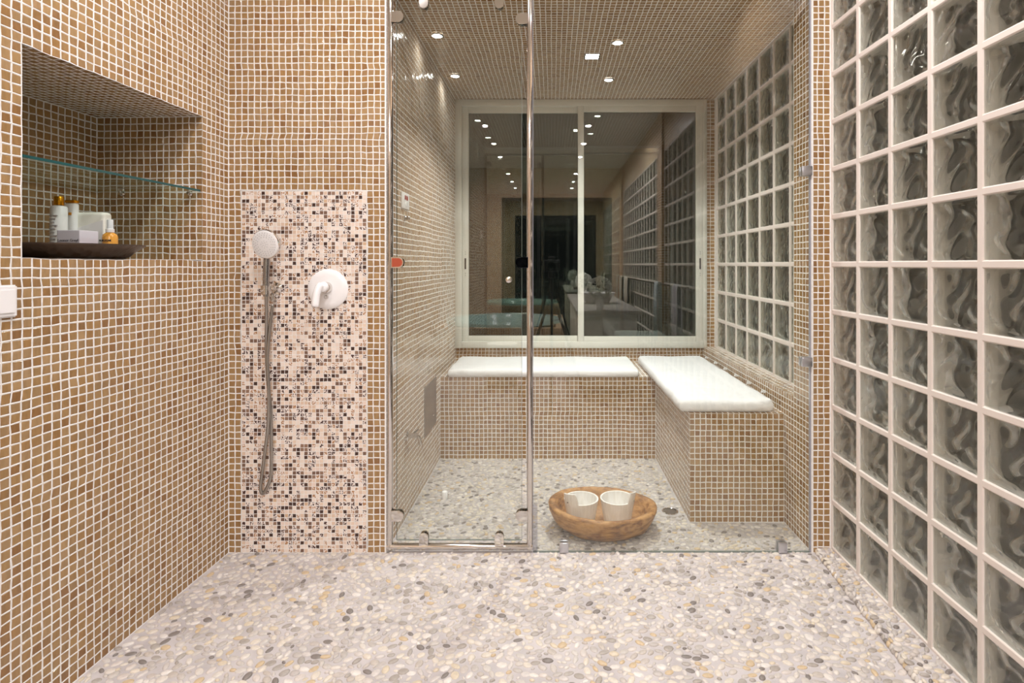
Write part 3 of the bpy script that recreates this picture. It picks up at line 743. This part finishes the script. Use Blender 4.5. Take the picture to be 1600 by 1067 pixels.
obj('collar', lathe(bmesh.new(), [(0, .034), (.021, .034), (.0235, .03), (.0235, .008), (0, .008)], (-.946, YF-.002, 1.123), 32, 'Y'), M['chrome'], t, smooth=True)
b_ = lathe(bmesh.new(), [(0, .052), (.014, .051), (.020, .046), (.021, .03), (0, .03)], (-.949, YF-.002, 1.126), 28, 'Y')
tube(b_, spline([(-.952, 2.252, 1.136), (-.960, 2.243, 1.124), (-.966, 2.236, 1.10), (-.969, 2.232, 1.07), (-.970, 2.230, 1.046)], 6), [.012, .0135]+[.015]*21+[.0148, .013], 14)
obj('lever', b_, M['white'], t, smooth=True)
obj('diverter', lathe(bmesh.new(), [(0, .022), (.006, .022), (.009, .018), (.009, .008), (0, .008)], (-.946, YF-.002, 1.083), 20, 'Y'), M['chrome'], t, smooth=True)

# ------------------------------------------------------------------ niche contents
shz = 1.505
t = thing('glass_shelf', 'clear glass shelf with green edge across the wall niche', 'shelf', (-1.6, 1.76, shz))
def quadslab(a0, a1, d0, d1, z0_, z1_):
    b_ = bmesh.new(); slab(b_, a0, a1, d0, d1, z0_, z1_); return b_
obj('shelf_pane', quadslab(h0+.004, h1_-.004, .008, nd-.004, shz, shz+.008), thin_glass('shelf_glass', (.84, .92, .88)), t)
obj('shelf_edge', quadslab(h0+.004, h1_-.004, .006, .008, shz, shz+.008), M['edge'], t)
for d_ in (.045, .32): obj('shelf_clip', lathe(lathe(bmesh.new(), [(0, 0), (.009, 0), (.009, .006), (.005, .01), (.005, .022), (0, .022)], tuple(LP(h1_-.002, d_, shz-.008)), 14, 'Y'), [(0, 0), (.006, 0), (.006, .005), (0, .005)], tuple(LP(h1_-.016, d_, shz-.006)), 12, 'Z'), M['chrome'], t, smooth=True)
zt = k0+.001
tc = (-1.585, 1.775)
tb = lathe(bmesh.new(), [(0, 0), (.150, 0), (.168, .008), (.186, .026), (.212, .043), (.2125, .047), (.204, .046), (.178, .031), (.162, .014), (.152, .008), (0, .008)], (tc[0], tc[1], zt), 56, sy=.97)
tag(obj('tray', tb, M['tray'], smooth=True, origin=(tc[0], tc[1], zt)), 'wide shallow dark hammered metal tray in the wall niche', 'tray')
zi = zt+.0085
def PT(px, y): return (px-PX)*y/F
t = thing('lotion_bottle', 'round white lotion bottle with a bright gold cap, leftmost on the dark tray', 'bottle', (PT(92, 1.80), 1.80, zi), 'toiletries on the tray')
c = (PT(92, 1.80), 1.80, zi)
obj('bottle_body', lathe(bmesh.new(), [(0, 0), (.0215, 0), (.0225, .003), (.0225, .160), (.0200, .166), (.012, .168), (0, .168)], c, 28), M['plastic'], t, smooth=True)
obj('cap', lathe(bmesh.new(), [(0, .169), (.0135, .169), (.0135, .196), (.0125, .198), (0, .198)], c, 24), M['gold'], t, smooth=True)
b_ = bmesh.new()
for k in range(9): box(b_, c[0]-.012, c[0]+.005+.004*(k % 3), c[1]-.0232, c[1]-.0180, zi+.045+k*.011, zi+.047+k*.011)
lo = obj('small_print', b_, flat('grey_print', (176, 170, 174), .6), t); lo['kind'] = 'stuff'
c = (PT(112, 1.85), 1.85, zi)
t = thing('lotion_tube', 'slim white tube with orange marks standing behind the gift box', 'tube', c, 'toiletries on the tray')
b_ = bmesh.new(); box(b_, c[0]-.019, c[0]+.019, c[1]-.012, c[1]+.012, zi, zi+.182, bev=.008, seg=3); obj('tube_body', b_, M['plastic'], t, smooth=True)
obj('cap', B(c[0]-.016, c[0]+.018, c[1]-.011, c[1]+.011, zi+.182, zi+.192, bev=.003), M['gold'], t, smooth=True)
b_ = B(c[0]+.000, c[0]+.010, c[1]-.0128, c[1]-.0118, zi+.140, zi+.149); box(b_, c[0]-.010, c[0]-.005, c[1]-.0128, c[1]-.0118, zi+.085, zi+.125)
obj('orange_print', b_, M['orange'], t)
c = (-1.577, 1.872, zi)
t = thing('white_case', 'broad white case with rounded top corners behind the spray bottle', 'box', c, 'toiletries on the tray')
b_ = B(c[0]-.052, c[0]+.052, c[1]-.02, c[1]+.02, zi, zi+.152, bev=.012, seg=4); obj('case_body', b_, flat('ivory_board', (240, 236, 226), .5), t, smooth=True)
b_ = bmesh.new(); vs_ = [b_.verts.new(p) for p in ((c[0]-.045, c[1]-.0212, zi+.02), (c[0]+.05, c[1]-.0212, zi+.02), (c[0]+.05, c[1]-.0212, zi+.125), (c[0]-.045, c[1]-.0212, zi+.095))]
f_ = b_.faces.new(vs_); bmesh.ops.extrude_face_region(b_, geom=[f_]); 
for v in b_.verts[4:]: v.co.y += .001
obj('flap', b_, M['white'], t)
c = (-1.529, 1.756, zi)
t = thing('cream_box', 'small square lilac-white box with dark script on its front', 'box', (c[0], c[1], zi), 'toiletries on the tray')
obj('carton', B(-1.565, -1.493, 1.72, 1.792, zi, zi+.082, bev=.0015), flat('lilac_white_board', (226, 222, 232), .45), t)
def text(s, size, loc, mat, parent, rotz=0, ext=.0003):
    cu = bpy.data.curves.new('lettering', 'FONT'); cu.body = s; cu.size = size; cu.extrude = ext; cu.align_x = 'CENTER'; cu.resolution_u = 3
    tmp = bpy.data.objects.new('tmp', cu); me = bpy.data.meshes.new_from_object(tmp); bpy.data.objects.remove(tmp)
    me.name = 'lettering'; me.transform(Matrix.Translation(loc) @ Matrix.Rotation(rotz, 4, 'Z') @ Matrix.Rotation(math.pi/2, 4, 'X'))
    o_ = link_mesh('lettering', me, mat, parent); return o_
text('Leonor Greyl', .0118, (-1.529, 1.7195, zi+.046), M['text'], t)
text('PARIS', .005, (-1.529, 1.7195, zi+.038), M['text'], t); text('crème régénérante', .0058, (-1.529, 1.7195, zi+.030), M['text'], t)
c = (PT(172, 1.83), 1.83, zi)
t = thing('spray_bottle', 'small amber oil bottle with a white spray pump', 'bottle', c, 'toiletries on the tray')
obj('bottle_body', lathe(bmesh.new(), [(0, 0), (.0205, 0), (.0215, .003), (.0215, .066), (.019, .074), (.0115, .080), (.0105, .082), (0, .082)], c, 28), M['amber'], t, smooth=True)
obj('pump', lathe(bmesh.new(), [(0, .081), (.0125, .081), (.0125, .092), (.009, .094), (.009, .122), (.008, .124), (0, .124)], c, 24), M['white'], t, smooth=True)
obj('overcap', lathe(bmesh.new(), [(.0122, .093), (.0122, .127), (.011, .129), (0, .129)], c, 24), thin_glass('clear_cap', (.94, .96, .97)), t, smooth=True)
obj('label_patch', B(c[0]-.006, c[0]+.016, c[1]-.0226, c[1]-.012, zi+.026, zi+.042), M['white'], t)
text('IOLUGNE', .0095, (c[0]+.003, c[1]-.0228, zi+.050), M['text'], t, ext=.001)
# switch on the left wall
b_ = bmesh.new(); slab(b_, 1.285-.9, 1.42-.9, -.010, .0, 1.083, 1.167); bmesh.ops.bevel(b_, geom=b_.edges[:], offset=.004, segments=3, affect='EDGES')
t = thing('light_switch', 'white plastic wall switch below the niche, cut by the left picture edge', 'switch', (LX(1.34), 1.34, 1.083))
obj('switch_frame', b_, M['plastic'], t, smooth=True)
b_ = bmesh.new(); slab(b_, 1.297-.9, 1.411-.9, -.0135, -.009, 1.094, 1.156); bmesh.ops.bevel(b_, geom=b_.edges[:], offset=.002, segments=2, affect='EDGES')
obj('rocker', b_, M['white'], t, smooth=True)

# ------------------------------------------------------------------ small fittings on the shower left wall
t = thing('wall_socket', 'white socket plate with two red switches inside the shower', 'socket', (XS, 2.585, 1.52))
obj('plate', B(XS, XS+.009, 2.525, 2.645, 1.483, 1.560, bev=.003), M['plastic'], t, smooth=True)
for y_ in (2.558, 2.590): obj('red_rocker', B(XS+.008, XS+.012, y_, y_+.017, 1.525, 1.545, bev=.001), M['red'], t)
obj('dial', lathe(bmesh.new(), [(0, 0), (.016, 0), (.014, .004), (0, .005)], (XS+.008, 2.583, 1.505), 20, 'X'), M['white'], t)
tag(obj('robe_hook', lathe(bmesh.new(), [(.0, 0), (.012, 0), (.012, .006), (.007, .010), (.010, .022), (.006, .026), (0, .026)], (XS, 2.585, 1.44), 18, 'X'), M['steel'], smooth=True, origin=(XS, 2.585, 1.44)), 'small steel knob under the socket plate', 'knob')
t = thing('wall_tap', 'small chrome tap low on the shower wall', 'tap', (XS, 2.63, .39))
b_ = lathe(bmesh.new(), [(0, 0), (.024, 0), (.024, .006), (.013, .012), (.012, .055), (0, .06)], (XS, 2.62, .395), 22, 'X')
tube(b_, spline([(XS+.045, 2.62, .395), (XS+.06, 2.62, .385), (XS+.068, 2.62, .365), (XS+.07, 2.62, .35)], 4), .009, 12); obj('tap_body', b_, M['chrome'], t, smooth=True)
b_ = tube(bmesh.new(), [(XS+.03, 2.625, .40), (XS+.04, 2.69, .402)], [.007, .005], 10); obj('handle', b_, M['chrome'], t, smooth=True)
t = thing('access_hatch', 'grey steel access hatch in the shower wall near the bench', 'hatch', (XS, 3.135, .27))
obj('hatch_plate', B(XS-.003, XS+.004, hy0-.006, hy1+.006, hz0-.004, hz1+.006, bev=.0015), M['steel'], t, smooth=True)
obj('lock', lathe(bmesh.new(), [(0, 0), (.007, 0), (.006, .003), (0, .004)], (XS+.004, 3.20, .335), 14, 'X'), M['chrome'], t)
tag(obj('plastic_stopper', lathe(bmesh.new(), [(0, 0), (.0145, 0), (.0155, .003), (.0145, .034), (.0125, .037), (.009, .034), (0, .033)], (-.556, 2.83, .002), 22), M['plastic'], smooth=True, origin=(-.556, 2.83, .002)), 'small white plastic cap standing on the shower floor', 'cap')
t = thing('floor_drain', 'round steel drain set in the shower floor beside the bench', 'drain', (.583, 2.68, 0))
obj('drain_plate', B(.535, .631, 2.632, 2.728, -.004, .002, bev=.001), M['pgrout'], t)
obj('drain_ring', lathe(bmesh.new(), [(.032, .002), (.040, .002), (.040, .0055), (.036, .007), (.032, .0045)], (.583, 2.68, 0), 32), M['chrome'], t, smooth=True)
b_ = lathe(bmesh.new(), [(0, .002), (.031, .002), (.031, .0035), (0, .0045)], (.583, 2.68, 0), 32); obj('drain_grate', b_, M['steel'], t, smooth=True)

# ------------------------------------------------------------------ bowl and buckets
bc = (.232, 2.506, .003)
bm = bmesh.new(); seg = 72; rings = []
pr = [(0, 0), (.40, .0), (.70, .003), (.84, .024), (.92, .054), (.97, .085), (1.0, .108), (.985, .116), (.92, .119), (.862, .114), (.82, .095), (.73, .06), (.58, .030), (.3, .022), (0, .020)]
for (r_, h) in pr:
    if r_ == 0: rings.append([bm.verts.new((bc[0], bc[1], bc[2]+h))]); continue
    ring = []
    for i in range(seg):
        t_ = 2*math.pi*i/seg; k_ = 1+.022*math.cos(2*t_+.6)+.010*math.sin(3*t_+1)+.004*math.sin(7*t_)+(.03*math.exp(-((t_-.35)/.18)**2))
        hz = h*(1+.07*math.cos(t_-2.6)); lift = .009*max(0, math.cos(t_-3.6))**2*(1 if h < .04 and r_ > .4 else 0)*(r_)
        wob = .0016*math.sin(11*t_+h*60)+.002*math.sin(5*t_-h*90) if r_ > .5 else 0
        ring.append(bm.verts.new((bc[0]+(r_*.245*k_+wob)*math.cos(t_), bc[1]+(r_*.186*k_+wob)*math.sin(t_), bc[2]+hz+lift)))
    rings.append(ring)
for A_, D_ in zip(rings, rings[1:]):
    for i in range(seg):
        j_ = (i+1) % seg
        if len(A_) == 1: bm.faces.new((A_[0], D_[j_], D_[i]))
        elif len(D_) == 1: bm.faces.new((A_[i], A_[j_], D_[0]))
        else: bm.faces.new((A_[i], A_[j_], D_[j_], D_[i]))
tag(obj('wooden_bowl', bm, M['wood'], smooth='all', origin=bc), 'rough hand-carved brown wooden bowl on the shower floor', 'bowl')
def bucket(cx_, cy_, a0, a1, label):
    z0_ = .028; H_, rb, rtp, th = .134, .060, .0825, .0075; seg = 96; b_ = bmesh.new()
    def top(a_):
        e = 0
        if a0 <= a_ <= a1:
            f = (a_-a0)/(a1-a0); f = f if label[0] == 'l' else 1-f
            e = (.034+.018*f)*min(1, (1-f)/.13+.001)
        return H_-.018+e
    def ring(f, inner, full):
        out = []
        for i in range(seg):
            a_ = 2*math.pi*i/seg; h = top(a_)*f if full else f
            r_ = rb+(rtp-rb)*min(1.25, h/H_)-(th if inner else 0); out.append(b_.verts.new((cx_+r_*math.cos(a_), cy_+r_*math.sin(a_), z0_+h)))
        return out
    rs = [ring(0, 0, 0), ring(.5, 0, 1), ring(.97, 0, 1), ring(1, 0, 1), ring(1, 1, 1), ring(.5, 1, 1), ring(.01, 1, 0)]
    for A_, D_ in zip(rs, rs[1:]):
        for i in range(seg): b_.faces.new((A_[i], A_[(i+1) % seg], D_[(i+1) % seg], D_[i]))
    b_.faces.new(rs[0][::-1]); b_.faces.new(rs[-1])
    o_ = tag(obj('wooden_bucket', b_, M['bucket'], smooth=True, origin=(cx_, cy_, z0_)), label, 'bucket', 'white buckets in the wooden bowl')
    am = a0+(a1-a0)*.35 if label[0] == 'l' else a0+(a1-a0)*.6
    rr_ = rb+(rtp-rb)*1.02
    obj('peg_hole', lathe(bmesh.new(), [(0, .0016), (.003, .0012), (.003, -.002), (0, -.002)], (cx_+(rr_-.0)*math.cos(am), cy_+rr_*math.sin(am), z0_+.118), 10, 'Y'), M['steel'], o_)
d2 = math.radians
bucket(.136, 2.505, d2(198), d2(258), 'left-hand whitewashed wooden bucket standing in the brown bowl')
bucket(.303, 2.510, d2(300), d2(352), 'right-hand whitewashed wooden bucket standing in the brown bowl')

# ------------------------------------------------------------------ lights
def downlight(x, y, z, label, power, square=False, group='round recessed downlights', spread=130):
    t = thing('downlight', label, 'downlight', (x, y, z), group)
    r_ = .027 if not square else .037
    if square:
        obj('trim_ring', box(box(box(B(x-r_-.008, x-r_, y-r_-.008, y+r_+.008, z-.006, z), x+r_, x+r_+.008, y-r_-.008, y+r_+.008, z-.006, z), x-r_, x+r_, y-r_-.008, y-r_, z-.006, z), x-r_, x+r_, y+r_, y+r_+.008, z-.006, z), M['chrome'], t)
        obj('lens', B(x-r_, x+r_, y-r_, y+r_, z-.006, z-.003), M['lamp'], t)
    else:
        obj('trim_ring', lathe(bmesh.new(), [(r_-.002, -.003), (r_, -.007), (r_+.007, -.004), (r_+.008, 0)], (x, y, z), 28), M['chrome'], t, smooth=True)
        obj('lens', lathe(bmesh.new(), [(0, -.006), (r_-.003, -.005), (r_-.001, -.003), (0, -.002)], (x, y, z), 28), M['lamp'], t)
    l = bpy.data.lights.new('bulb', 'AREA'); l.shape = 'SQUARE' if square else 'DISK'; l.size = r_*2; l.energy = power; l.color = (1, .97, .98) if group != 'round recessed downlights' and not square else (.97, 1, .98); l.spread = math.radians(spread)
    o_ = bpy.data.objects.new('bulb', l); C.objects.link(o_); o_.parent = t; o_.location = (0, 0, -.012)
for (px, py, lb) in ((683, 55, 'front left round downlight in the tiled shower ceiling'), (711, 118, 'rear left round downlight in the tiled shower ceiling'),
                     (965, 66, 'front right round downlight in the tiled shower ceiling'), (951, 124, 'rear right round downlight in the tiled shower ceiling')):
    y_ = (HC-CZ)*F/(PY-py); downlight((px-PX)*y_/F, y_, HC, lb, POWER_SHOWER)
y_ = (HC-CZ)*F/(PY-87); downlight((925-PX)*y_/F, y_, HC, 'square bright downlight among the four round ones in the shower ceiling', POWER_SHOWER*38, True)
for x_, y_, lb, p_ in ((-.80, 1.42, 'nearer left', .85), (.05, 1.42, 'nearer middle', .9), (.85, 1.42, 'nearer right', .9), (-.85, 1.95, 'left one in the second row', .07), (.05, 1.95, 'middle one in the second row', .07), (.80, 1.95, 'right one in the second row', .07),
                       (-.78, -1.75, 'left one just behind the tripod', 3.0), (.43, -1.75, 'right one just behind the tripod', 3.0), (-.78, -2.7, 'left one above the bathtub', 1.6), (.43, -2.7, 'right one above the counter end', 1.6), (-.78, -3.6, 'left one by the dark garden window', 1.2), (.43, -3.6, 'right one by the dark garden window', 1.2)):
    downlight(x_, y_, HR, 'round downlight in the plain ceiling, '+lb, POWER_ROOM*p_, group='downlights of the plain ceiling', spread=165)

# ------------------------------------------------------------------ room behind the camera (seen in the window reflection)
t = thing('tripod', 'black tripod mirrored in the middle of the dark window', 'tripod', (0, -.12, 0))
b_ = bmesh.new(); tube(b_, [(0, -.12, .55), (0, -.12, 1.10)], .014, 12); obj('column', b_, M['black'], t, smooth=True)
for k in range(3):
    a_ = d2(90+120*k); obj('leg', tube(bmesh.new(), [(0, -.12, .98), (.36*math.cos(a_)*.55, -.12+.36*math.sin(a_)*.55, .45), (.36*math.cos(a_), -.12+.36*math.sin(a_), .005)], [.014, .012, .009], 10), M['black'], t, smooth=True)
t = thing('camera_body', 'black camera on the tripod', 'camera', (0, -.12, 1.10))
b_ = B(-.07, .07, -.16, -.10, 1.16, 1.26, bev=.01); box(b_, -.03, .03, -.15, -.1, 1.26, 1.29, bev=.008); lathe(b_, [(0, -.0), (.036, 0), (.040, .06), (.03, .062), (0, .05)], (0, -.10+.0, 1.215), 24, 'Y')
for v in b_.verts:
    if v.co.y < -.17: v.co.y = -.17
obj('body', b_, M['black'], t, smooth=True); obj('head', B(-.03, .03, -.15, -.09, 1.10, 1.16, bev=.008), M['black'], t, smooth=True)
t = thing('bathtub', 'aqua bathtub in a tiled surround behind the camera', 'bathtub', (-.65, -2.3, 0))
b_ = bmesh.new(); box(b_, -1.35, .15, -3.2, -3.1, 0, .5); box(b_, -1.35, .15, -1.6, -1.5, 0, .5); box(b_, -1.35, -1.25, -3.1, -1.6, 0, .5); box(b_, .05, .15, -3.1, -1.6, 0, .5)
obj('surround', b_, M['farmosaic'], t)
obj('basin', lathe(bmesh.new(), [(0, .10), (.35, .10), (.55, .22), (.66, .46), (.70, .52), (.78, .53), (.80, .50), (.70, .48)], (-.6, -2.35, 0), 48, sx=.93, sy=1.0), M['aqua'], t, smooth=True)
t = thing('vanity_counter', 'long grey stone counter behind the camera', 'counter', (.5, -1.7, 0))
obj('worktop', B(.22, .82, -3.1, -.30, .76, .80, bev=.005), M['stone'], t); obj('front_panel', B(.26, .78, -3.05, -.35, .1, .76), M['plaster'], t)
obj('basin', lathe(bmesh.new(), [(0, .0), (.12, 0), (.19, .11), (.195, .115), (.18, .11), (.11, .02), (0, .02)], (.5, -1.3, .80), 36), M['white'], t, smooth=True)
def topiary(x, y, z, r_, lb):
    t = thing('flower_pot', lb, 'flower pot', (x, y, z), 'flower balls on the counter')
    obj('pot', lathe(bmesh.new(), [(0, 0), (.035, 0), (.05, .10), (.046, .10), (.03, .01), (0, .01)], (x, y, z), 24), M['white'], t, smooth=True)
    b_ = bmesh.new(); rr = random.Random(int(r_*1000))
    for k in range(420):
        u_ = rr.uniform(-1, 1); a_ = rr.uniform(0, 6.283); q = math.sqrt(1-u_*u_); n3 = Vector((q*math.cos(a_), q*math.sin(a_), u_)); c3 = Vector((x, y, z+.09+r_))+n3*r_*rr.uniform(.85, 1)
        m = Matrix.Translation(c3) @ Matrix.Diagonal((1, 1, 1, 1)); bmesh.ops.create_icosphere(b_, subdivisions=1, radius=.009, matrix=m)
    o_ = obj('blossom', b_, M['leaf'], t); o_['kind'] = 'stuff'
topiary(.45, -.45, .80, .11, 'nearer ball of white flowers in a pot on the counter'); topiary(.42, -2.6, .80, .11, 'farther ball of white flowers in a pot on the counter')
rl = obj('towel_rail', tube(bmesh.new(), [(1.10, -4.2, 1.02), (1.10, .4, 1.02)], .010, 12), M['chrome'], smooth=True, origin=(1.10, -1.9, 1.02)); tag(rl, 'long chrome towel rail along the glass blocks behind the camera', 'rail')
b_ = bmesh.new()
for yy in (-4.2, -3.0, -1.2, -.05, .4): tube(b_, [(1.10, yy, 1.02), (XG-.004, yy, 1.02)], .008, 8)
obj('bracket', b_, M['chrome'], rl, smooth=True)['kind'] = 'stuff'
for (yc, wd_, zb, mt, lb) in ((-.16, .20, .42, 'towel', 'lavender-white towel hanging nearest on the rail'), (-1.02, .18, .44, 'towel3', 'pale blue towel hanging in the middle of the rail'),
                              (-3.3, .36, .5, 'towel2', 'cream towel hanging far along the rail'), (-3.9, .3, .5, 'towel2', 'farthest cream towel on the rail')):
    b_ = bmesh.new(); N_ = 24; prof = [(1.078, zb), (1.076, .8), (1.080, 1.0), (1.086, 1.033), (1.10, 1.04), (1.115, 1.033), (1.122, 1.0), (1.124, .8), (1.124, zb+.08)]
    rows = [[b_.verts.new((x+.005*math.sin(k*.9+z*3), yc-wd_/2+wd_*k/N_, z)) for k in range(N_+1)] for x, z in prof]
    for A_, D_ in zip(rows, rows[1:]):
        for k in range(N_): b_.faces.new((A_[k], A_[k+1], D_[k+1], D_[k]))
    o_ = obj('towel', b_, M[mt], smooth='all', origin=(1.10, yc, 1.02)); md = o_.modifiers.new('thick', 'SOLIDIFY'); md.thickness = .006; md.offset = 0
    tag(o_, lb, 'towel', 'towels on the rail')
tag(obj('stool', lathe(bmesh.new(), [(0, 0), (.14, 0), (.17, .06), (.165, .36), (.15, .42), (0, .43)], (-.5, -.9, .0), 32), M['plaster'], smooth=True, origin=(-.5, -.9, 0)), 'round pale stool left of the tripod', 'stool')
